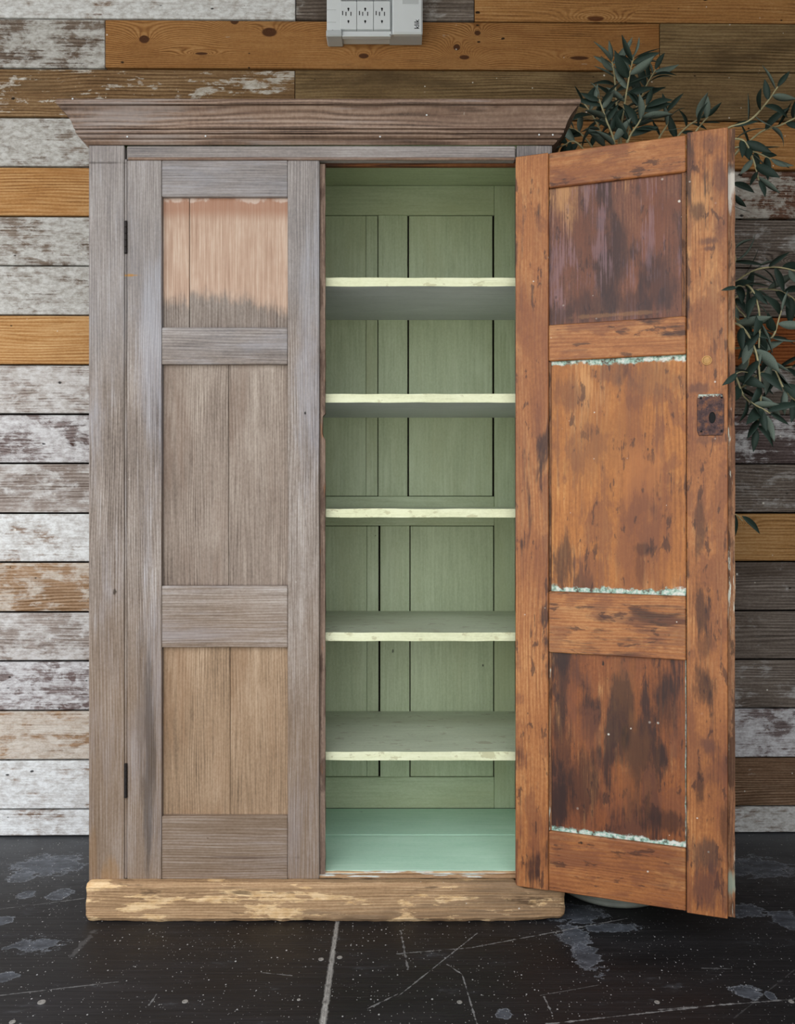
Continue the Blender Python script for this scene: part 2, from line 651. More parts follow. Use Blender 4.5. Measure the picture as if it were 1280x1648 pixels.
def marks(uc, zc, items, before=None):
    """scorch and stain marks of the inner door face, in the coordinates of the piece"""
    def post(ctx, col):
        n = ctx['n']
        wob = n.noise(n.vmul(ctx['V'], (11, 60, 1)), 1, 6, .7)
        wob = n.add(n.mul(wob, .6), n.mul(n.noise(n.vmul(ctx['V'], (5, 22, 1)), 1, 3, .6), .4))
        for (px, py, rw, rh, cc, am) in items:
            u = door_u(px)
            Y = HY - .315 * u
            m = n.blob(ctx['x'], ctx['z'], u - uc, PZ(py, Y) - zc, rw * Y / F, rh * Y / F, wob, 1.3, .45)
            col = n.mix(n.mul(m, am * .82), col, cc)
        return before(ctx, col) if before else col
    return post


DK, PU = '#2a1815', '#4a2f2c'
inner('innerZ', 'Z', ORA)
inner('inner_free', 'Z', ORA, dlo=.60, dhi=.70, post=marks(.4329, .967, [
    (1132, 985, 14, 34, DK, .85), (1134, 1040, 12, 30, DK, .6), (1132, 1100, 15, 34, DK, .85), (1126, 1270, 8, 30, DK, .8), (1165, 1330, 7, 30, DK, .7),
    (1135, 1375, 22, 26, '#46332c', .9), (1145, 1430, 20, 34, PU, .7), (1122, 340, 11, 14, DK, .8), (1142, 388, 14, 7, PU, .8), (1142, 400, 10, 5, PU, .8),
    (1160, 290, 10, 30, PU, .6), (1160, 370, 9, 40, PU, .5), (1128, 850, 9, 34, DK, .7), (1140, 1200, 12, 12, PU, .6), (1140, 230, 24, 14, PU, .5),
    (1125, 625, 14, 8, PU, .7), (1143, 708, 22, 6, PU, .5)]))
inner('innerX', 'X', ORA, dlo=.58, dhi=.68)
PANEL_HX = .1548
inner('inner_top', 'Z', ('#3d211a', '#6d4534', '#96684a'), damt=.8, dlo=.48, dhi=.61, dcol='#33211f', purple=.45,
      post=marks((.0789 + .3885) / 2, 1.59865, [(980, 490, 70, 24, '#2f1f1f', .7), (1060, 460, 22, 50, '#3a2624', .8), (1000, 400, 12, 60, '#3a2624', .5),
                 (900, 505, 22, 20, '#33201c', .7), (990, 505, 60, 3, '#a87a4c', .35)]))
inner('inner_mid', 'Z', ('#70401c', '#aa6b34', '#cc9655'), damt=.75, dlo=.60, dhi=.68,
      post=marks((.0789 + .3885) / 2, 1.0744, [(905, 915, 14, 40, DK, .85), (920, 640, 30, 26, '#5a3526', .6), (1036, 884, 16, 8, DK, .7), (1028, 915, 7, 30, '#5a2f1a', .7),
                 (1060, 610, 50, 26, '#6d4a34', .5), (985, 600, 30, 14, PU, .5), (955, 720, 50, 60, '#8a5a30', .4), (1030, 760, 30, 40, '#b8743c', .5)],
                 paint_edges(PANEL_HX, .2746, [('t', .012), ('b', .015), ('l', .004)])))
inner('inner_low', 'Z', ('#4a2713', '#824a26', '#a86c3a'), damt=.9, dlo=.47, dhi=.58,
      post=marks((.0789 + .3885) / 2, .44135, [(1007, 1190, 7, 20, '#120c0b', .95), (905, 1110, 12, 60, DK, .8), (905, 1220, 14, 100, DK, .7), (1070, 1130, 14, 50, DK, .7),
                 (940, 1270, 26, 50, DK, .8), (1075, 1325, 26, 16, DK, .8), (1065, 1215, 9, 24, DK, .7), (1000, 1100, 22, 60, '#93602f', .22), (1020, 1240, 26, 70, '#8f5a2c', .22)],
                 paint_edges(PANEL_HX, .2134, [('b', .013), ('l', .004), ('r', .002)])))
M['raw_edge'] = wood('worn_rebate', 'Z', ('#4a2f22', '#82583c', '#a98260'), ring=120, ring_amt=.2, fib_amt=.8,
                     layers=[dict(col='#2b1a15', scale=(9, 30), lo=.52, hi=.6, amt=.7, fib=.3, off=2),
                             dict(col='#c9cdbf', scale=(7, 40), lo=.63, hi=.68, amt=.9, fib=.3, off=12)], rough=.6, bump=.6,
                     post=marks(.4838, .9671, [(1172, 296, 9, 26, '#d3d0c7', .95), (1174, 268, 9, 6, '#2b1f19', .7), (1177, 1425, 8, 20, '#8aa090', .8), (1175, 548, 8, 12, '#c58f58', .7)]))
M['grey_edge'] = wood('grey_rebate', 'Z', ('#4a382e', '#7f6a5c', '#a89482'), ring=120, ring_amt=.2, fib_amt=.8,
                      layers=[dict(col='#3a251b', scale=(9, 30), lo=.52, hi=.6, amt=.6, fib=.3, off=2),
                              dict(col='#a06a3c', scale=(5, 30), lo=.58, hi=.66, amt=.7, fib=.3, off=12)], rough=.7, bump=.6)

# paint inside
def paintwork(name, axis, cols, worn='#7c7a58', wamt=.35, rough=.5, chips=None):
    ly = [dict(col=worn, scale=(1.6, 5), lo=.45, hi=.75, amt=wamt, fib=.15, off=5),
          dict(col=cols[2], scale=(4, 12), lo=.52, hi=.75, amt=.45, fib=.3, off=11)]
    if chips:
        ly.append(dict(col=chips, scale=(26, 40), lo=.60, hi=.66, amt=.7, fib=.2, off=13, detail=4))
    M[name] = wood(name, axis, cols, ring=90, ring_amt=.04, fib_amt=.45, blotch=.5, layers=ly, rough=rough, spec=.35, bump=.18,
                   holes=.012, warp=1.5, fib_c=120)


GRN = ('#949e7d', '#b4bf9c', '#cbd6b7')
paintwork('greenZ', 'Z', GRN, '#a3a67c', .5)
paintwork('greenX', 'X', GRN, '#a3a67c', .5)
paintwork('mint', 'XY', ('#a0ccb2', '#bddfc6', '#d0ead6'), '#aecfb8', .4)
paintwork('shelf_face', 'XY', ('#979d86', '#b4bba3', '#c9cfb8'), '#a5a68a', .5, chips='#9a957f')
paintwork('shelf_under', 'XY', ('#a3a7a9', '#bfc3c5', '#d0d3d4'), '#aeb1b0', .5)
paintwork('shelf_edge', 'X', ('#b9bb92', '#dcdeb9', '#eef0d2'), '#c9cba2', .5, chips='#b9b58e')
M['dark'] = plain('shadowed_timber', '#17120e', .9, 0, .1)
M['brown'] = wood('brown_rail', 'X', ('#3a2113', '#6b3f22', '#8f5f38'), ring_amt=.3, rough=.6,
                  layers=[dict(col='#1f1410', scale=(6, 30), lo=.5, hi=.62, amt=.7, off=3)])
M['plinth'] = wood('worn_plinth', 'X', ('#6a4f35', '#a28260', '#c7a883'), ring=140, ring_amt=.12, fib_amt=.7, blotch=.5, knots=.05,
                   layers=[dict(col='#6d5844', scale=(1.5, 14), lo=.5, hi=.68, amt=.7, fib=.5, off=2.4),
                           dict(col='#e3c498', var='#c9a271', scale=(5, 22), lo=.54, hi=.58, amt=.85, fib=.15, off=9.7, detail=7, rough=.7),
                           dict(col='#43301f', scale=(5, 30), lo=.62, hi=.7, amt=.7, fib=.3, off=19.7)],
                   rough=.75, bump=.7, holes=.05, specks=.02)
M['sill'] = wood('flaked_sill', 'X', ('#6f4f33', '#a58362', '#c9ab86'), ring=120, ring_amt=.2, fib_amt=.8,
                 layers=[dict(col='#e6ece8', var='#c2cfc8', scale=(6, 60), lo=.53, hi=.58, amt=.95, fib=.2, off=9.7, detail=6)], rough=.7, bump=.5)
def rust_mat():
    n = NT('rusty_iron')
    a = n.noise(n.obj(), 70, 5, .7)
    b = n.noise(n.obj(), 240, 3, .7)
    col = n.ramp(a, [(.32, '#2a2022'), (.48, '#4f3b3a'), (.62, '#7a5038'), (.72, '#96653f')])
    col = n.mix(n.mul(n.ss(b, .58, .68), .7), col, '#1c1516')
    z = n.sep(n.obj())[2]
    col = n.mix(n.mul(n.ss(n.add(z, n.mul(n.sub(b, .5), .02)), .040, .044), n.ss(a, .45, .55)), col, '#b9c4b8')
    n.bump(n.add(a, b), .6, .002)
    return n.out(col, .7, .35, .2)


M['rust'] = rust_mat()
M['iron'] = plain('black_iron', '#2a2523', .55, .5, .4, .3, 120, .3)
M['plug'] = plain('pale_wood_plug', '#b58a55', .6, 0, .3, .25, 160)
M['plastic'] = plain('white_plastic', '#d5d9da', .38, 0, .45, .03, 8)
M['plastic2'] = plain('grey_plastic', '#b9bdbe', .4, 0, .45, .04, 8)
M['black'] = plain('black_print', '#0b0b0c', .6, 0, .2, .05)
M['zinc'] = plain('dull_zinc', '#75786e', .6, .15, .4, .2, 22)
M['soil'] = plain('dark_soil', '#2a211a', .95, 0, .1, .4, 90, .8)
M['leaf_top'] = plain('leaf_dark_green', '#26342c', .6, 0, .25, .3, 40)
M['leaf_under'] = plain('leaf_pale_underside', '#5d685e', .75, 0, .2, .2, 40)
M['twig'] = plain('pale_twig', '#a09772', .7, 0, .3, .25, 60)
M['bark'] = plain('grey_bark', '#6a5b49', .85, 0, .2, .3, 60, .6)
M['screw'] = plain('dull_screw_head', '#8d8a85', .5, .3, .5, .25, 150)
M['concrete'] = plain('pale_concrete', '#c4c0b6', .9, 0, .2, .12, 3)
M['rafter'] = plain('roof_board', '#40352b', .85, 0, .2, .2, 6)

# floor: black-painted plywood
def floor_mat():
    n = NT('black_painted_ply')
    x, y, z = n.sep(n.obj())
    V = n.comb(x, y, 0.0)
    fib = n.noise(n.vmul(V, (3, 170, 1)), 1, 3, .65)
    fib2 = n.noise(n.vmul(V, (1.2, 40, 1)), 1, 3, .6)
    blo = n.noise(n.vmul(V, (2.5, 6, 1)), 1, 4, .6)
    col = n.ramp(n.add(n.mul(fib, .6), n.mul(blo, .4)), [(.3, '#0c0b0d'), (.5, '#181718'), (.72, '#2b282a')])
    wob = n.noise(n.vmul(V, (20, 34, 1)), 1, 8, .72)
    # worn dusty band along the wall
    dusty = n.mul(n.ss(n.add(y, n.mul(n.sub(wob, .5), .5)), 1.95, 2.5), .5)
    col = n.mix(dusty, col, '#55575a')
    sc = n.ss(n.noise(n.vmul(V, (5, 12, 1)), 1, 7, .7), .60, .72)
    col = n.mix(n.mul(sc, .3), col, '#62656a')
    # peeled patches
    for (px, py, rw, rh, k) in [(925, 1508, 26, 22, .6), (945, 1540, 24, 26, .8), (930, 1470, 45, 18, .6), (80, 1392, 60, 18, .6), (95, 1440, 18, 10, .6),
                                (36, 1410, 22, 9, .6), (45, 1440, 16, 6, .6), (2, 1482, 18, 10, .5), (1203, 1598, 26, 12, .5), (1240, 1602, 9, 8, .4),
                                (812, 1632, 14, 10, .5), (60, 1520, 40, 12, .9), (1220, 1395, 60, 18, .6), (1200, 1465, 30, 12, .6),
                                (1270, 1480, 30, 16, .6), (985, 1493, 60, 7, .7), (10, 1570, 18, 10, .8)]:
        cx, cy = on_floor(px, py)
        rx = rw * cy / F
        ry = abs(on_floor(px, py + rh)[1] - on_floor(px, py - rh)[1]) / 2
        m = n.blob(x, y, cx, cy, rx * .85, ry * .85, wob, k * 1.5, .13)
        rim = n.mul(m, n.sub(1.0, n.ss(m, .5, 1.0)))
        col = n.mix(n.mul(m, .45), col, n.ramp(wob, [(.35, '#3c4046'), (.65, '#747a84')]))
        col = n.mix(n.mul(rim, .9), col, '#9a9fa6')
    lw = n.noise(n.vmul(V, (60, 60, 1)), 1, 3, .7)
    for a, b, w, am in [((640, 1535), (760, 1525), 2.0, .6), ((760, 1525), (1010, 1478), 2.0, .75), ((640, 1604), (768, 1502), 1.8, .65),
                        ((720, 1552), (744, 1568), 1.8, .7), ((744, 1568), (768, 1648), 2.2, .75), ((645, 1498), (657, 1560), 2.6, .6),
                        ((0, 1602), (190, 1580), 1.8, .5), ((0, 1463), (135, 1446), 1.8, .6), ((880, 1648), (1180, 1615), 2.2, .8),
                        ((1060, 1625), (1280, 1608), 1.8, .6), ((876, 1604), (888, 1630), 2.2, .8), ((418, 1565), (470, 1570), 1.6, .6),
                        ((592, 1623), (640, 1600), 2.2, .7), ((240, 1618), (252, 1600), 2.0, .6), ((1180, 1640), (1280, 1560), 1.4, .15),
                        ((1130, 1558), (1178, 1559), 1.4, .5), ((115, 1540), (150, 1500), 8, .2), ((870, 1602), (965, 1585), 1.2, .4)]:
        A, B = on_floor(*a), on_floor(*b)
        m = n.line(x, y, A, B, w * 1.75 / F, lw)
        col = n.mix(n.mul(m, am * .75), col, '#908f8e')
    # the worn pale edges of the sheet joint
    jx = n.math('ABSOLUTE', n.add(x, .1455))
    jm = n.ss(n.add(jx, n.mul(n.sub(lw, .5), .014), n.mul(n.sub(y, 1.57), .006)), .0088, .004)
    col = n.mix(n.mul(jm, .8), col, n.ramp(lw, [(.3, '#5f5c58'), (.7, '#b8b5af')]))
    for scale, sel, size, am in [(75, .10, .13, .7), (170, .12, .17, .6), (28, .06, .06, .8)]:
        d, r1, r2 = n.vor(n.vmul(V, (1, .8, 1)), scale)
        m = n.mul(n.ss(n.math('DIVIDE', d, n.add(.3, r2)), size, size * .5), n.ss(r1, 1 - sel, 1 - sel + .01))
        col = n.mix(n.mul(m, am), col, '#b9b8b6')
    n.bump(n.add(n.mul(fib, .8), n.mul(fib2, .6), n.mul(wob, .25)), .35, .003)
    return n.out(col, n.ss(blo, .3, .7, .42, .62), .35)


M['floor'] = floor_mat()
M['joint'] = plain('sheet_joint', '#242120', .9, 0, .1)

# ------------------------------------------------------------------ the setting: open-fronted shed
floor = struct(slab('floor', -3.2, 3.0, .9, 2.60, -.06, -.020, M['joint'], b=.001), 'black painted plywood floor with screws and scuffs')
JX = -.1455
# two sheets of plywood that meet at a worn joint
for x0, x1 in ((-3.2, JX - .0001), (JX + .0001, 3.0)):
    me = cham_box(x1 - x0, 1.7, .0195, .0004)
    cx = (x0 + x1) / 2
    for v in me.vertices:              # mesh in floor coordinates so that marks continue over both sheets
        v.co += Vector((cx, 1.75, -.00975))
    link('floor_sheet', me, M['floor'], floor, WORLD[floor.name])
    fs = COL.objects[-1]
    fs.location = -WORLD[floor.name]
scr_me = lathe([(.0062, -.002), (.0062, .0006), (.0050, .0011), (.0022, .0009), (.0012, .0004)], 14)
scr_me.materials.append(M['screw'])
for px, py, s in [(67, 1613, 1.3), (298, 1612, 1.0), (517, 1544, 1), (547, 1541, 1), (740, 1613, .9), (1058, 1613, .9), (20, 1645, 1.0), (1274, 1612, .9),
                  (481, 1609, .6), (685, 1470, .8)]:
    fx, fy = on_floor(px, py)
    o = bpy.data.objects.new('screw', scr_me)
    COL.objects.link(o)
    o.parent = floor
    o.location = Vector((fx, fy, 0)) - WORLD[floor.name]
    o.scale = (s, s, 1)

YW = 2.4456
wall = struct(slab('wall_back', -2.6, 2.4, YW + .0200, YW + .06, 0.0, 2.85, M['dark'], b=.001), 'wall clad in mismatched reclaimed horizontal boards')
wall_org = Vector((0, YW, 0))
YAW = math.atan(.012)
WORLD[wall.name] = wall_org.copy()
for v in wall.data.vertices:
    v.co += Vector((-.1, .04, 1.425))
wall.location = wall_org
wall.rotation_euler = (0, 0, YAW)
GAP = .0058
# bottom row first: (right end in picture pixels, finish, paint bias, value bias)
END = 2000
orange_knots = [(-.722, .008, .0165, .0125), (-.345, .032, .024, .0145), (-.55, -.034, .02, .004), (.222, -.010, .011, .010), (.245, -.040, .016, .007),
                (-.45, .066, .014, .012), (.285, .034, .010, .008), (-.06, -.038, .016, .008), (.595, -.040, .03, .006)]
M['orange_knot'] = wood('board_orange_knot', 'X', ('#6b4522', '#986a3c', '#b58a59'), ring=150, ring_amt=.42, fib_amt=.4, blotch=.5,
                        knot_list=orange_knots, knot_col='#3a1c10', rough=.8, spec=.2, holes=.08, specks=.01, warp=7.0, kamp=.075,
                        layers=[dict(col='#7a4c25', scale=(2.4, 7), lo=.5, hi=.72, amt=.5, off=3), dict(col='#b9b3a6', scale=(7, 16), lo=.68, hi=.73, amt=.5, fib=.3, off=31),
                                dict(col='#4a3018', scale=(3, 14), lo=.62, hi=.74, amt=.6, fib=.4, off=43)])
ROWS = [
    [(330, 'white', .52, .5), (END, 'greywhite', .62, .6)],
    [(420, 'white', .62, .6), (END, 'brownknot', .46, .5)],
    [(250, 'tan', .72, .62), (END, 'purple', .58, .5)],
    [(520, 'purple', .58, .5), (END, 'grey', .52, .52)],
    [(380, 'palegrey', .5, .55), (END, 'grey', .42, .54)],
    [(600, 'tan', .55, .52), (END, 'grey', .44, .54)],
    [(300, 'white', .52, .5), (END, 'tanorange', .5, .56)],
    [(480, 'palegrey', .46, .5), (END, 'grey', .60, .56)],
    [(260, 'purple', .60, .5), (END, 'purple', .42, .30)],
    [(560, 'palegrey', .56, .56), (END, 'grey', .56, .5)],
    [(400, 'orange', .5, .62), (END, 'red', .5, .6)],
    [(540, 'greywhite', .70, .6), (END, 'grey', .5, .5)],
    [(350, 'greywhite', .54, .48), (END, 'grey', .54, .52)],
    [(630, 'orange', .5, .58), (END, 'brownwhite', .55, .5)],
    [(460, 'greywhite', .66, .6), (END, 'orange', .5, .42)],
    [(475, 'flake', .52, .5), (END, 'olive', .5, .48)],
    [(171, 'greywhite', .5, .45), (1064, 'orange_knot', .5, .5), (END, 'olive', .5, .5)],
    [(476, 'white', .62, .5), (764, 'grey', .5, .5), (END, 'orange', .5, .46)],
    [(-240, 'grey', .5, .5), (900, 'olive', .5, .5), (END, 'greywhite', .5, .5)],
]
for r, row in enumerate(ROWS):
    z0 = .003 if r == 0 else .0835 + .149 * (r - 1)
    z1 = min(.0835 + .149 * r, 2.845)
    xs = -2.6
    row = list(row)
    if r < 18 and r % 3 == 0:
        row = [(-380 - 40 * (r % 4), R.choice(['grey', 'tan', 'white']), .5, .5)] + row
    for (pe, st, pb, vb) in row:
        xe = 2.4 if pe >= END else PX(pe, YW)
        pr = R.uniform(-.0012, .0012)
        g = GAP * R.uniform(.55, 1.25) / 2
        me = cham_box(xe - xs - .002, .018, z1 - z0 - 2 * g, .0014)
        o = link('plank', me, M[st], wall, ((xs + xe) / 2, .010 + pr, (z0 + z1) / 2), True, None, (R.random(), pb, vb, 1))
        xs = xe
M_skirt = M['grey_edge']

# unseen roof boards and right end wall, added to shade the corner
shade_roof = struct(slab('ceiling', -2.6, 2.4, .45, 2.52, 2.86, 2.92, M['rafter'], b=.002), 'plain board roof over the corner')
shade_wall = struct(slab('wall_right', 1.42, 1.48, -.6, 2.40, 0.0, 2.86, M['rafter'], b=.002), 'plain boarded end wall')
bounce_yard = struct(slab('ground', -14, 14, -26, .9, -.16, -.06, M['concrete'], b=.01), 'pale concrete yard in front of the shed')  # pale slab out of view, added to bounce sky light under the shelves

# ------------------------------------------------------------------ cupboard
Y0 = 1.97                                    # face of the front frame
XL, XR = PX(143, Y0), PX(889, Y0)            # body width
XIL, XIR = XL + .025, XR - .025              # inside faces of the sides
YB = 2.39                                    # face of the panelled back
cup = tag(empty('cupboard', ((XL + XR) / 2, 2.2, 0)),
          'tall weathered two-door wooden cupboard with one door open on green painted shelves', 'cupboard')

def ex(name, x0, x1, y0, y1, z0, z1, mat, b=.0015, parent=cup, color=None):
    return slab(name, x0, x1, y0, y1, z0, z1, M[mat] if isinstance(mat, str) else mat, parent, b, False, color)


ZT = 1.883
# front frame
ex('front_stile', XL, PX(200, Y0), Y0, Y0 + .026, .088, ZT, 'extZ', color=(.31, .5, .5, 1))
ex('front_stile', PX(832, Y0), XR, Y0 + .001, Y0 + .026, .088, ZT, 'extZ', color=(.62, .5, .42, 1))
ZR = PZ(257, Y0)
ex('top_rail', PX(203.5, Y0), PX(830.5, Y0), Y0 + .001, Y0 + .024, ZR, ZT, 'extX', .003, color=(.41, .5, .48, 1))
ex('rail_bead', PX(206, Y0), PX(829, Y0), Y0 - .001, Y0 + .006, ZR - .0005, ZR + .006, 'cornice', .0025)
ex('door_stop', XIL, XIR, Y0 + .026, Y0 + .040, PZ(268, Y0 + .03), ZT - .01, 'brown')
ex('stile_bead', PX(200.6, Y0), PX(204.0, Y0), Y0 + .001, Y0 + .012, .094, ZR + .002, 'extZ', .0022)
# sides, top, floor of the carcase
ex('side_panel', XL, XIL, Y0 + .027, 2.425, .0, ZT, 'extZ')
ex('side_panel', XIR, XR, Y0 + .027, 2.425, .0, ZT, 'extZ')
ex('inner_lining', XIL, XIL + .004, Y0 + .042, YB - .002, .108, 1.945, 'greenZ', .0006)
ex('inner_lining', XIR - .004, XIR, Y0 + .042, YB - .002, .108, 1.945, 'greenZ', .0006)
ex('top_board', XL, XR, Y0 + .002, 2.425, 1.948, 1.962, 'greenX')
YS = PZ  # noqa
ex('floor_board', XIL + .004, XIR - .004, 2.203, YB - .001, .088, .1045, 'mint', .0012)
ex('floor_board', XIL + .004, XIR - .004, 1.992, 2.2015, .088, .1040, 'mint', .0012)

def ragged(seed, amp, ax=2):
    def fn(p, h):
        q = p.copy()
        k = mnoise.noise(Vector((p.x * 22 + seed, p.y * 9, p.z * 30)))
        k2 = mnoise.noise(Vector((p.x * 70 + seed, p.y * 9 + 4, p.z * 60)))
        q[ax] += amp * (k + .5 * k2) * (abs(p[ax]) / h[ax])
        return q
    return fn


sill_me = grid_box(PX(833, 1.985) - PX(206, 1.985), .016, .0075, 120, 1, 1, ragged(3, .0012))
link('sill_strip', sill_me, M['sill'], cup, ((PX(833, 1.985) + PX(206, 1.985)) / 2, 1.983, .0968))
white_me = grid_box(.488, .005, .0045, 90, 1, 1, ragged(8, .0009))
link('paint_lip', white_me, M['sill'], cup, (PX(680, 1.99), 1.9895, .1012), color=(.77, .9, .8, 1))

# plinth: worn, ragged foot board that drops and rounds off at its right end
def plinth_fn(p, h):
    q = p.copy()
    wx = p.x + (PX(137, 1.945) + PX(910, 1.945)) / 2
    s = p.z / h[2]
    n1 = mnoise.noise(Vector((p.x * 9, p.y * 30, 2.2)))
    n2 = mnoise.noise(Vector((p.x * 34, p.z * 40, 5.1)))
    n3 = mnoise.noise(Vector((p.x * 3, 8.2, .4)))
    if s < 0:
        q.z += (-s) * (.0022 * n1 + .0016 * n2 + .0012)
        t = min(1, max(0, (wx - .22) / .18))
        q.z += (-s) * .006 * t
    else:
        q.z += s * .0012 * n2
        t = min(1, max(0, (wx - .278) / .035))
        q.z -= s * .0150 * t * t * (3 - 2 * t)
    if p.y < 0:
        q.y += .0016 * n2 + .001 * n3
        rnd = max(0, abs(s) - .82) / .18
        q.y += .006 * rnd * rnd
    e = max(0, abs(p.x) - (h[0] - .016)) / .016
    if e > 0:
        q.y += (.007 * e * e) if p.y < 0 else 0
        q.z *= 1 - .12 * e * e
        q.x += .003 * n2 * e
    return q


pl0, pl1 = PX(137, 1.945), PX(910, 1.945)
pl_me = grid_box(pl1 - pl0, .024, .0944, 220, 3, 10, plinth_fn)
link('plinth', pl_me, M['plinth'], cup, ((pl0 + pl1) / 2, 1.957, .0472), color=(.2, .5, .5, 1))

# cornice moulding, returned along both sides
prof = [(.0000, 1.8835), (.0035, 1.8835), (.0062, 1.8858), (.0095, 1.8882), (.0106, 1.8912), (.0070, 1.8922), (.0080, 1.8940), (.0160, 1.8945), (.0192, 1.8972),
        (.0200, 1.9002), (.0150, 1.9012), (.0160, 1.9032), (.0235, 1.9036), (.0243, 1.9094), (.0195, 1.9106), (.0205, 1.9124), (.0265, 1.9128), (.0285, 1.9200),
        (.0318, 1.9290), (.0365, 1.9375), (.0425, 1.9455), (.0490, 1.9522), (.0515, 1.9545), (.0455, 1.9556), (.0465, 1.9574), (.0558, 1.9578), (.0570, 1.9602),
        (.0570, 1.9672), (.0545, 1.9698), (.0500, 1.9702), (.0000, 1.9702)]
v, f = [], []
NS = 24
path = [(XL, 2.425, 0)] + [(None, None, i / NS) for i in range(NS + 1)] + [(XR, 2.425, 1)]
rings = []
for i, st in enumerate(path):
    ring = []
    for (o_, z_) in prof:
        if i == 0:
            p = (XL - o_, 2.425, z_)
        elif i == len(path) - 1:
            p = (XR + o_, 2.425, z_)
        else:
            t = st[2]
            xa, xb = XL - o_, XR + o_
            wv = .0006 * mnoise.noise(Vector((t * 9, z_ * 60, 0)))
            p = (xa + (xb - xa) * t, Y0 - o_ + .001 + wv, z_ + wv)
        ring.append(len(v))
        v.append(p)
    rings.append(ring)
NP = len(prof)
for a, b in zip(rings[:-1], rings[1:]):
    for k in range(NP):
        f.append([a[k], a[(k + 1) % NP], b[(k + 1) % NP], b[k]])
f.append(rings[0][::-1])
f.append(rings[-1])
cor_c = Vector(((XL + XR) / 2, 2.0, 1.93))
cor_me = mesh_from('m', [Vector(p) - cor_c for p in v], f)
link('cornice', cor_me, M['cornice'], cup, cor_c, color=(.53, .5, .5, 1))
nail_me = lathe([(.0016, -.001), (.0022, .0004), (.0012, .0012)], 8)
nail_me.materials.append(M['plastic'])
for px, py, o_ in [(117, 159, .057), (205, 220, .0195), (331, 219, .0195), (687, 185, .036), (868, 217, .021), (890, 217, .021), (612, 220, .0195)]:
    p = at(px, py, Y0 - o_ - .0005)
    q = bpy.data.objects.new('nail', nail_me)
    COL.objects.link(q)
    q.parent = cup
    q.location = p - WORLD[cup.name]
    q.rotation_euler = (math.pi / 2, 0, 0)

# panelled back: stiles, rails and loose panels with open joints
ex('back_board', XIL, XIR, YB + .012, 2.424, .09, 1.947, 'dark', .001)
XB = lambda p: PX(p, YB)
sts = [(XIL + .004, -.661), (-.402, -.316), (XB(609), XB(656)), (XB(796), XIR - .004)]
rails = [(PZ(346, YB), 1.947), (PZ(846, YB), PZ(799, YB)), (.1045, PZ(1251, YB))]
for a, b in (sts[0], sts[3]):
    ex('back_stile', a, b, YB, YB + .011, .1045, 1.947, 'greenZ', .0012)
for z0, z1 in rails:
    ex('back_rail', sts[0][1] + .0006, sts[3][0] - .0006, YB + .0004, YB + .011, z0, z1, 'greenX', .0012)
for (z1, z0, sh) in ((rails[0][0], rails[1][1], 0), (rails[1][0], rails[2][1], .006)):
    for a, b in sts[1:3]:
        ex('back_stile', a + sh, b + sh, YB + .0002, YB + .011, z0 + .0006, z1 - .0006, 'greenZ', .0012)
    bounds = [(sts[0][1], sts[1][0] + sh), (sts[1][1] + sh, sts[2][0] + sh), (sts[2][1] + sh, sts[3][0])]
    for bi, (a, b) in enumerate(bounds):
        gl, gr = (.0030, .0030)
        if bi == 1:
            gl, gr = .003, .0022 if sh == 0 else .0055
        if bi == 2:
            gl, gr = (.0045, .0055) if sh == 0 else (.0030, .0030)
        if bi == 1:
            m = XB(589) + (sh * .5)
            ex('back_panel', a + gl, m - .0004, YB + .003, YB + .010, z0 + .0016, z1 - .0016, 'greenZ', .001)
            ex('back_panel', m + .0004, b - gr, YB + .003, YB + .010, z0 + .0016, z1 - .0016, 'greenZ', .001)
        else:
            ex('back_panel', a + gl, b - gr, YB + .003, YB + .010, z0 + .0016, z1 - .0016, 'greenZ', .001)

# shelves: grey-green boards with cream painted front edges
YSF = 2.008
for i, (py, tone) in enumerate([(447, .5), (634, .52), (819, .5), (1018, .48), (1210, .52)]):
    zt = PZ(py, YSF)
    th = .0212
    sx = XIR - XIL - .009
    me = grid_box(sx, YB - YSF - .001, th, 70, 2, 1, (lambda sd: (lambda p, h: Vector((p.x, p.y + (.0012 * mnoise.noise(Vector((p.x * 25, sd, p.z * 90))) if p.y < -h[1] * .9 else 0),
                  p.z + (.0011 * mnoise.noise(Vector((p.x * 18, sd + 3, p.z * 50))) if p.y < -h[1] * .9 else 0)))))(i * 7.3))
    o = link('shelf', me, [M['shelf_edge'], M['shelf_face'], M['shelf_under']], cup, ((XIL + XIR) / 2, (YSF + YB) / 2, zt - th / 2), color=(R.random(), .5, tone, 1))
    for pgn in me.polygons:
        pgn.material_index = 1 if pgn.normal.z > .7 else (2 if pgn.normal.z < -.7 else 0)

# ---- closed left door
X = lambda p: PX(p, Y0)
ld = empty('door', (X(204.5), Y0, 0), cup)
def dx(name, x0, x1, y0, y1, z0, z1, mat, b=.0015, color=None):
    return slab(name, x0, x1, y0, y1, z0, z1, M[mat], ld, b, False, color)


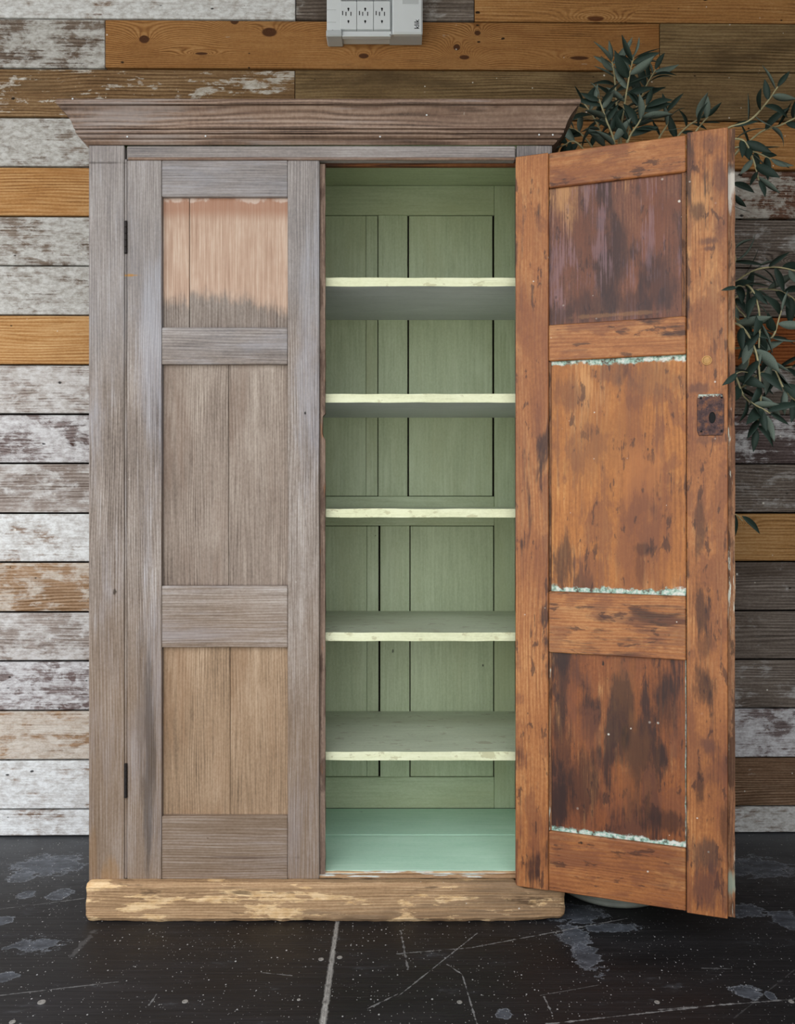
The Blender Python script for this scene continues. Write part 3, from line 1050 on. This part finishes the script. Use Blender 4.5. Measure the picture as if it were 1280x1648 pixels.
ZD1, ZD0 = ZR - .0015, PZ(1415, Y0)
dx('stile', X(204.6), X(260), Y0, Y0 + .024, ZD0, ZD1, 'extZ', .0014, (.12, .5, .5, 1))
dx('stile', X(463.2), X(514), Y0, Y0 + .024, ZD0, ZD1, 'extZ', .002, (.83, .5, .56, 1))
zz = [(PZ(316, Y0), ZD1), (PZ(586, Y0), PZ(527, Y0)), (PZ(1042, Y0), PZ(943, Y0)), (ZD0, PZ(1314, Y0))]
for i, (a, b) in enumerate(zz):
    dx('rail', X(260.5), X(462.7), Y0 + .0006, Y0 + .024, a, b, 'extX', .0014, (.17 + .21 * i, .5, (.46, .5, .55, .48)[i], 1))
for (z1, z0, seam, mt) in ((zz[0][0], zz[1][1], 303, 'panel_top'), (zz[1][0], zz[2][1], 366.5, 'panel_mid'), (zz[2][0], zz[3][1], 369, 'panel_low')):
    gp = .0006 if mt != 'panel_top' else .0009
    dx('panel_board', X(260.5), X(seam) - gp, Y0 + .0125, Y0 + .0205, z0, z1, mt, .0008, (.35, .5, .5, 1))
    dx('panel_board', X(seam) + gp, X(462.7), Y0 + .0120, Y0 + .0205, z0, z1, mt, .0008, (.36, .5, .52, 1))
# rebate of the meeting edge, with a piece broken out near the lock
def reb_fn(p, h):
    q = p.copy()
    z = p.z + (ZD0 + ZD1) / 2
    if p.x > 0:
        q.x += .0012 * mnoise.noise(Vector((z * 30, 2.0, p.y * 50)))
        a, b = PZ(702, Y0), PZ(664, Y0)
        if a < z < b:
            q.x -= .0065 * min(1, (z - a) / .006 + .3, (b - z) / .004 + .2)
    return q


rb = grid_box(X(523) - X(514.6), .013, ZD1 - ZD0 - .006, 2, 2, 220, reb_fn)
link('rebate_strip', rb, M['grey_edge'], ld, ((X(514.6) + X(523)) / 2, Y0 + .0165, (ZD0 + ZD1) / 2 - .002))
def hinge(parent, x, y, zc, local=False, ht=.080):
    prof = []
    for k in range(5):
        za, zb = -ht / 2 + ht * k / 5, -ht / 2 + ht * (k + 1) / 5
        prof += [(.0030, za + .0002), (.0042, za + .001), (.0042, zb - .001), (.0030, zb - .0002)]
    return link('hinge', lathe(prof, 12), M['iron'], parent, (x, y, zc), local)


hinge(ld, X(202.8), Y0 - .001, PZ(382, Y0))
hinge(ld, X(202.8), Y0 - .001, PZ(1256, Y0), ht=.084)

# ---- open right door, swung out about 160 degrees; local x = along the door, y = away from the viewer
rd = empty('door', (HX, HY, 0), cup, (0, 0, -math.atan2(.315, .949)))
def rx(name, u0, u1, y0, y1, z0, z1, mat, b=.0015, color=None):
    return slab(name, u0, u1, y0, y1, z0, z1, M[mat], rd, b, True, color)


W = .476
US, UF = .0789, .3885
DZ0, DZ1 = .0860, 1.8462
rx('stile', 0, US, 0, .0215, DZ0, DZ1, 'innerZ', .0016, (.27, .5, .54, 1))
rx('stile', UF + .0012, W, 0, .0215, DZ0 - .002, DZ1 + .004, 'inner_free', .0016, (.68, .5, .47, 1))
rz = [(1.7623, DZ1 - .001), (1.349, 1.435), (.6547, .7998), (DZ0 + .001, .228)]
for i, (a, b) in enumerate(rz):
    rx('rail', US + .0006, UF - .0006, .0004, .0215, a, b, 'innerX', .0022, (.15 + .23 * i, .5, (.5, .56, .58, .5)[i], 1))
for (z1, z0, mt, c) in ((1.7623, 1.435, 'inner_top', .44), (1.349, .7998, 'inner_mid', .71), (.6547, .228, 'inner_low', .23)):
    um = (US + UF) / 2
    sx = UF - US
    me = cham_box(sx, .009, z1 - z0, .0008)
    link('panel', me, M[mt], rd, (um, .0135, (z0 + z1) / 2), True, None, (c, .5, .5, 1))
rx('panel_bead', UF - .0095, UF - .0006, .0050, .0095, 1.4352, 1.7620, 'raw_edge', .002)
rx('panel_bead', US + .0006, US + .0065, .0065, .0092, .2285, .6540, 'raw_edge', .0014)
rx('panel_bead', US + .0006, US + .0060, .0065, .0092, .8003, 1.3480, 'raw_edge', .0014)
def reb2(p, h):
    q = p.copy()
    if p.x > 0:
        q.x += .0013 * mnoise.noise(Vector((p.z * 24, 7.0, p.y * 40))) + .0008 * mnoise.noise(Vector((p.z * 90, 1.0, p.y * 40)))
    else:
        q.y += .001 * mnoise.noise(Vector((p.z * 40, 7.0, p.x * 40)))
    return q


rb2 = grid_box(.0150, .0115, DZ1 - DZ0 + .003, 2, 2, 220, reb2)
link('rebate_strip', rb2, M['raw_edge'], rd, (W + .0078, .0156, (DZ0 + DZ1) / 2 + .001), True, color=(.4, .5, .5, 1))

# iron lock case with keyhole
u0, u1 = door_u(1122), door_u(1166)
Yl = HY - .315 * (u0 + u1) / 2
zl0, zl1 = PZ(701, Yl), PZ(634, Yl)
lw_, lh_ = u1 - u0, zl1 - zl0
SEG = 32
v, f = [], []
hx_, hz_ = lw_ * .06, -lh_ * .07
for lay, yy in enumerate((-.0035, .001)):
    for i in range(SEG):
        a = 2 * math.pi * (i + .5) / SEG
        c, s = math.cos(a), math.sin(a)
        k = 1 / max(abs(c) / (lw_ / 2), abs(s) / (lh_ / 2))
        bv = .0012 if lay == 0 else 0
        wb = .0006 * mnoise.noise(Vector((c * 3, s * 3, 1)))
        v.append((c * (k - bv + wb), yy, s * (k - bv + wb)))
    for i in range(SEG):
        a = 2 * math.pi * (i + .5) / SEG
        c, s = math.cos(a), math.sin(a)
        v.append((hx_ + c * .0074, yy, hz_ + s * (.0135 if s < 0 else .0125)))
for i in range(SEG):
    j = (i + 1) % SEG
    f += [[i, j, SEG + j, SEG + i], [i, j, 2 * SEG + j, 2 * SEG + i], [SEG + i, SEG + j, 3 * SEG + j, 3 * SEG + i],
          [2 * SEG + i, 2 * SEG + j, 3 * SEG + j, 3 * SEG + i]]
lock_me = mesh_from('m', v, f)
lock = link('lock', lock_me, M['rust'], rd, ((u0 + u1) / 2, 0, (zl0 + zl1) / 2), True)
lock['label'] = 'rusty iron lock plate with keyhole'
kh = link('keyhole', lathe([(.0075, -.0002), (.0075, .0006)], 20), M['black'], lock, (hx_, -.0004, hz_), True, (math.pi / 2, 0, 0))
kh.scale = (.98, 1.75, 1)
lscrew = lathe([(.0022, -.001), (.0026, .0004), (.001, .0002)], 8)
lscrew.materials.append(M['black'])
for sx, sz in ((-.36, .40), (.40, .40), (-.34, -.40), (.40, -.40)):
    q = bpy.data.objects.new('screw', lscrew)
    COL.objects.link(q)
    q.parent = lock
    q.location = (sx * lw_, -.0037, sz * lh_)
    q.rotation_euler = (math.pi / 2, 0, 0)
up = door_u(1138)
plug = link('plug', lathe([(.0112, -.001), (.0108, .0022), (.0085, .0030), (.0076, .0018), (.0072, .0030), (.003, .0040)], 20), M['plug'], rd,
            (up, .0, PZ(580, HY - .315 * up)), True, (math.pi / 2, 0, 0))
hinge(rd, .004, .0265, 1.42, True)
hinge(rd, .004, .0265, .34, True)

# ------------------------------------------------------------------ socket unit on the wall above the cupboard
YF = 2.383
sx_ = lambda p: PX(p, YF)
sz_ = lambda p: PZ(p, YF)
ZB = 2.392
SZT = 2.640
YWs = YW - .004
unit = tag(empty('socket_unit', (sx_(603), YWs, ZB)), 'white plastic wall unit with three sockets above the cupboard', 'socket unit')
def su(name, px0, px1, z0, z1, y0, y1, mat='plastic', b=.002, parent=unit):
    return slab(name, sx_(px0), sx_(px1), y0, y1, z0, z1, M[mat], parent, b)


su('back_box', 527, 679, ZB + .003, SZT, YF + .014, YWs, 'plastic2', .003)
su('side_column', 526, 550, ZB + .002, SZT, YF, YF + .016, 'plastic', .003)
su('end_cap', 525, 551, 2.385, 2.404, YF - .002, YWs - .001, 'plastic2', .003)
for py in (16, 36):
    su('column_rib', 526.5, 541, sz_(py) - .0008, sz_(py) + .0008, YF - .0008, YF + .001, 'plastic2', .0003)
su('lower_strip', 550, 630, 2.3890, sz_(48), YF + .006, YF + .016, 'plastic', .0015)
su('channel_lip', 551, 629, 2.3850, 2.3885, YF + .001, YF + .015, 'plastic', .0015)
su('channel_lip', 551, 629, ZB + .001, ZB + .006, YF + .030, YWs - .001, 'plastic', .0015)
cov = su('cover', 631.5, 680.5, sz_(55), SZT, YF - .004, YF + .016, 'plastic', .005)
su('cover_base', 627, 680, ZB - .001, sz_(54), YF + .002, YWs - .001, 'plastic2', .004)
su('cover_window', 648, 674, sz_(8), sz_(-30), YF - .0046, YF - .0035, 'plastic2', .0004)
hole = link('screw_hole', lathe([(.0030, -.001), (.0034, .0005), (.0012, .0002)], 12), M['black'], unit, (sx_(535.5), YF - .0002, sz_(50)), False, (math.pi / 2, 0, 0))
slot_v, slot_f = [], []
def slot_box(cx, cz, w, h):
    b0 = len(slot_v)
    for yy in (-.0006, .0006):
        for a, c in ((-1, -1), (1, -1), (1, 1), (-1, 1)):
            slot_v.append((cx + a * w / 2, yy, cz + c * h / 2))
    slot_f.extend([[b0, b0 + 1, b0 + 2, b0 + 3], [b0 + 4, b0 + 7, b0 + 6, b0 + 5]])
    for i in range(4):
        slot_f.append([b0 + i, b0 + 4 + i, b0 + 4 + (i + 1) % 4, b0 + (i + 1) % 4])
def slot_disc(cx, cz, r):
    b0 = len(slot_v)
    for yy in (-.0006, .0006):
        for i in range(10):
            a = 2 * math.pi * i / 10
            slot_v.append((cx + r * math.cos(a), yy, cz + r * math.sin(a)))
    slot_f.append([b0 + i for i in range(10)])
    slot_f.append([b0 + 10 + i for i in range(10)][::-1])
    for i in range(10):
        j = (i + 1) % 10
        slot_f.append([b0 + i, b0 + 10 + i, b0 + 10 + j, b0 + j])


k = YF / F
slot_disc(0, 10 * k, .0030)
slot_box(0, 8 * k, .0030, .006)
slot_disc(0, -10 * k, .0030)
slot_box(0, -11.5 * k, .0028, .006)
for dxp, dzp, hh in ((-9.3, 3, 6.5), (-4, 1.8, 6.2), (4, 1.8, 6.2)):
    slot_box(dxp * k, dzp * k, .0026, hh * k)
slot_me = mesh_from('slots', slot_v, slot_f)
slot_me.materials.append(M['black'])
for rowz in (0, 1):
    for px in (561.0, 588.0, 615.0):
        zc = sz_(24.5) + rowz * .088
        mod = su('socket', px - 13.2, px + 13.2, zc - .0415, zc + .0415, YF - .001, YF + .016, 'plastic', .0012)
        s = bpy.data.objects.new('slots', slot_me)
        COL.objects.link(s)
        s.parent = mod
        s.location = (0, -.0087, 0)
# maker's name, reading upward
cu = bpy.data.curves.new('lettering', 'FONT')
cu.body = 'klik'
cu.size = .0200
cu.align_x = 'CENTER'
cu.align_y = 'CENTER'
cu.extrude = .0002
cu.offset = .00025
to = bpy.data.objects.new('lettering_tmp', cu)
COL.objects.link(to)
bpy.context.view_layer.update()
tm = bpy.data.meshes.new_from_object(to.evaluated_get(bpy.context.evaluated_depsgraph_get()))
bpy.data.objects.remove(to)
lt = link('lettering', tm, M['black'], cov, (sx_(671.3), YF - .0042, sz_(40.5)))
lt.rotation_euler = (math.pi / 2, -math.pi / 2, 0)

# ------------------------------------------------------------------ potted olive behind the open door
PC = Vector((.570, 2.160, 0))
tree = tag(empty('potted_olive_tree', PC), 'leafy olive tree in a zinc pot behind the open cupboard door', 'potted tree')
pot = link('pot', lathe([(.140, .002), (.150, .002), (.153, .007), (.1495, .013), (.150, .016), (.156, .27), (.160, .274), (.161, .282), (.156, .286), (.151, .282), (.149, .25)], 48),
           M['zinc'], tree, PC)
link('soil', lathe([(.147, .225), (.146, .246), (.09, .254), (.03, .258)], 24), M['soil'], tree, PC)

def leaf_mesh(kind):
    n = 8
    th = .006
    v, f, mi = [], [], []
    for lay in (0, 1):
        for i in range(n + 1):
            t = i / n
            w = .155 * (math.sin(math.pi * min(1, t * 1.02) ** .85)) ** .8 if 0 < t < 1 else .006
            if kind == 0:
                zc = -.10 * t * t
            elif kind == 1:
                zc = .06 * math.sin(t * math.pi) - .22 * t * t
            else:
                zc = .05 * t - .02
            yb = .05 * math.sin(t * 3.2) if kind == 2 else 0
            fold = (.10, .22, .35)[kind]
            for s in (-1, 0, 1):
                v.append((t, s * w + yb, zc + abs(s) * w * fold - lay * th))
    st = (n + 1) * 3
    for i in range(n):
        for s in (0, 1):
            a = i * 3 + s
            f.append([a, a + 3, a + 4, a + 1]); mi.append(0)
            f.append([st + a, st + a + 1, st + a + 4, st + a + 3]); mi.append(1)
        for s in (0, 2):
            a = i * 3 + s
            f.append([a, a + 3, st + a + 3, st + a]); mi.append(0)
    me = bpy.data.meshes.new('leaf')
    me.from_pydata(v, [], f)
    me.materials.append(M['leaf_top'])
    me.materials.append(M['leaf_under'])
    for p, m in zip(me.polygons, mi):
        p.material_index = m
        p.use_smooth = True
    bm = bmesh.new()
    bm.from_mesh(me)
    bmesh.ops.recalc_face_normals(bm, faces=bm.faces)
    bm.to_mesh(me)
    bm.free()
    me.update()
    return me


LEAF = [leaf_mesh(i) for i in range(3)]
RL = random.Random(5)


def add_leaf(p, d, ln, nrm=None, kind=None):
    d = d.normalized()
    if nrm is None:
        nrm = Vector((RL.uniform(-.6, .6), RL.uniform(-1.0, .2), RL.uniform(-.1, 1.0)))
        if RL.random() < .15:
            nrm = -nrm
    y = nrm.cross(d)
    if y.length < 1e-3:
        y = Vector((1, 0, 0)).cross(d)
    y.normalize()
    z = d.cross(y)
    me = LEAF[RL.randrange(3) if kind is None else kind]
    o = bpy.data.objects.new('leaf', me)
    COL.objects.link(o)
    o.parent = tree
    m = Matrix((d, y, z)).transposed().to_4x4()
    o.matrix_local = Matrix.Translation(p - PC) @ m @ Matrix.Diagonal((ln, ln, ln, 1))


def catmull(P, per=8):
    out = []
    Q = [P[0] * 2 - P[1]] + P + [P[-1] * 2 - P[-2]]
    for i in range(1, len(Q) - 2):
        a, b, c, d = Q[i - 1:i + 3]
        for k in range(per):
            t = k / per
            out.append(.5 * ((2 * b) + (c - a) * t + (2 * a - 5 * b + 4 * c - d) * t * t + (3 * b - a - 3 * c + d) * t ** 3))
    out.append(P[-1])
    return out


def twig(P, r0, r1, leaves, ln=.062, start=.15, droop=.25, spread=1.0, name='twig', mat='twig', tip=True):
    pts = catmull(P)
    n = len(pts)
    rad = [r0 + (r1 - r0) * i / (n - 1) for i in range(n)]
    link(name, tube([p - PC for p in pts], rad), M[mat], tree, PC)
    side = 1
    for i in range(leaves):
        t = start + (1 - start) * (i + .5) / leaves
        fi = t * (n - 1)
        a = min(int(fi), n - 2)
        p = pts[a].lerp(pts[a + 1], fi - a)
        tan = (pts[a + 1] - pts[a]).normalized()
        side = -side
        perp = tan.cross(Vector((0, -1, .2))).normalized() * side
        d = tan * RL.uniform(.35, .8) + perp * spread * RL.uniform(.5, 1.0) + Vector((0, RL.uniform(-.7, .15), -droop * RL.uniform(.3, 1.4)))
        add_leaf(p, d, ln * 1.2 * RL.uniform(.75, 1.15))
    if tip:
        add_leaf(pts[-1], (pts[-1] - pts[-3]) + Vector((0, -.002, 0)), ln * .85)


# trunk and main limbs (behind the door)
tp = catmull([PC + Vector((0, 0, .24)), PC + Vector((.02, .01, .6)), PC + Vector((-.01, 0, 1.0)), PC + Vector((.02, -.01, 1.35))], 6)
link('trunk', tube([p - PC for p in tp], [.016 - .006 * i / len(tp) for i in range(len(tp))], 8), M['bark'], tree, PC)
S0 = PC + Vector((-.01, 0, 1.0))
S1 = PC + Vector((.02, -.01, 1.35))
S2 = PC + Vector((.015, 0, .75))
A = lambda px, py, Y: at(px, py, Y)
# upright crown above the door
for P, nl, ln in [
    ([S1, A(1000, 330, 2.17), A(995, 210, 2.17), A(990, 130, 2.18), A(985, 97, 2.18)], 15, .060),
    ([S1, A(1005, 340, 2.12), A(1000, 220, 2.10), A(1012, 130, 2.10), A(1020, 92, 2.10)], 16, .060),
    ([S1, A(1010, 320, 2.2), A(1010, 220, 2.22), A(1035, 150, 2.22), A(1055, 112, 2.22)], 14, .058),
    ([S1, A(985, 310, 2.14), A(975, 240, 2.14), A(962, 200, 2.13), A(940, 165, 2.13)], 12, .058),
    ([S1, A(975, 320, 2.2), A(960, 250, 2.21), A(935, 215, 2.22), A(915, 205, 2.22)], 10, .056),
    ([S1, A(980, 320, 2.10), A(990, 240, 2.06), A(975, 190, 2.05), A(965, 160, 2.05)], 13, .056),
    ([S1, A(1000, 300, 2.08), A(1010, 230, 2.06), A(1030, 195, 2.05), A(1040, 170, 2.05)], 12, .056),
    ([S1, A(960, 300, 2.12), A(945, 250, 2.12), A(925, 228, 2.12), A(905, 235, 2.12)], 7, .056),
    ([S1, A(1040, 280, 2.12), A(1060, 225, 2.12), A(1075, 198, 2.12), A(1072, 178, 2.12)], 6, .052),
    ([S1, A(1060, 290, 2.14), A(1085, 230, 2.14), A(1105, 205, 2.14), A(1128, 190, 2.14)], 5, .050),
]:
    twig(P, .0036, .0018, nl, ln, .50, .12)
# right-hand sprays, top
for P, nl, ln, st, dr in [
    ([S1, A(1120, 290, 2.08), A(1160, 215, 2.03), A(1205, 195, 2.0), A(1232, 168, 2.0), A(1252, 140, 2.0)], 9, .056, .45, .55),
    ([S1, A(1130, 300, 2.06), A(1165, 235, 2.0), A(1195, 225, 1.98), A(1212, 255, 1.97), A(1222, 290, 1.97)], 9, .054, .5, .7),
    ([S1, A(1140, 300, 2.08), A(1180, 240, 2.04), A(1215, 245, 2.02), A(1245, 258, 2.02)], 7, .052, .5, .6),
    ([S1, A(1150, 300, 2.1), A(1215, 220, 2.08), A(1260, 200, 2.06), A(1310, 175, 2.05)], 7, .052, .55, .4),
    ([S1, A(1150, 330, 2.1), A(1175, 290, 2.08), A(1182, 315, 2.08), A(1180, 345, 2.08)], 6, .050, .55, .5),
    ([S1, A(1090, 280, 2.1), A(1110, 230, 2.08), A(1125, 205, 2.06), A(1140, 188, 2.05)], 3, .05, .7, .2),
]:
    twig(P, .0033, .0018, nl, ln, st, dr)
# right-hand sprays, middle
for P, nl, ln, st, dr in [
    ([S0, A(1120, 520, 2.05), A(1170, 465, 1.95), A(1205, 460, 1.90), A(1222, 500, 1.88), A(1222, 560, 1.88)], 11, .060, .40, .7),
    ([S0, A(1130, 560, 2.0), A(1180, 520, 1.92), A(1215, 560, 1.88), A(1225, 640, 1.87), A(1218, 690, 1.87)], 13, .062, .40, .6),
    ([S0, A(1140, 600, 2.0), A(1190, 560, 1.93), A(1240, 585, 1.9), A(1262, 625, 1.88), A(1285, 650, 1.88)], 11, .062, .42, .6),
    ([S0, A(1140, 540, 2.0), A(1200, 520, 1.93), A(1240, 545, 1.9), A(1258, 500, 1.9)], 9, .058, .42, .4),
    ([S0, A(1130, 600, 2.0), A(1178, 600, 1.9), A(1200, 640, 1.86), A(1240, 665, 1.86)], 9, .060, .40, .5),
    ([S0, A(1130, 520, 2.1), A(1190, 450, 2.08), A(1240, 430, 2.06), A(1300, 440, 2.06)], 12, .058, .42, .55),
    ([S0, A(1150, 520, 2.12), A(1210, 470, 2.12), A(1260, 470, 2.12), A(1300, 500, 2.12)], 8, .056, .45, .6),
    ([S0, A(1130, 520, 2.1), A(1172, 430, 2.06), A(1184, 420, 2.04), A(1180, 400, 2.04)], 4, .055, .6, .3),
    ([S0, A(1140, 620, 2.02), A(1190, 625, 2.0), A(1225, 600, 1.98), A(1275, 590, 1.98)], 8, .058, .40, .5),
    ([S0, A(1150, 500, 2.15), A(1190, 500, 2.14), A(1210, 540, 2.14), A(1200, 610, 2.14)], 9, .056, .35, .5),
]:
    twig(P, .0033, .0018, nl, ln, st, dr)
# two low leaves, and the leaf that crosses the door edge
twig([S2, A(1150, 850, 2.0), A(1180, 828, 1.95), A(1196, 838, 1.94)], .0024, .0012, 0, tip=False)
add_leaf(A(1182, 826, 1.95), Vector((.05, -.15, -1)), .055, Vector((.3, -1, .2)), 0)
add_leaf(A(1195, 830, 1.94), Vector((.55, -.15, -.65)), .058, Vector((.3, -1, .4)), 2)
twig([A(1205, 600, 1.87), A(1195, 598, 1.80), A(1186, 601, 1.775)], .0013, .0010, 0, tip=False)
add_leaf(A(1187, 600, 1.775), Vector((-.75, -.1, -.62)), .046, Vector((-.2, -1, .35)), 2)
twig([A(1200, 462, 1.90), A(1190, 460, 1.82), A(1184, 462, 1.785)], .0013, .0010, 0, tip=False)
add_leaf(A(1188, 462, 1.785), Vector((-.95, -.1, -.15)), .038, Vector((-.2, -1, .5)), 0)
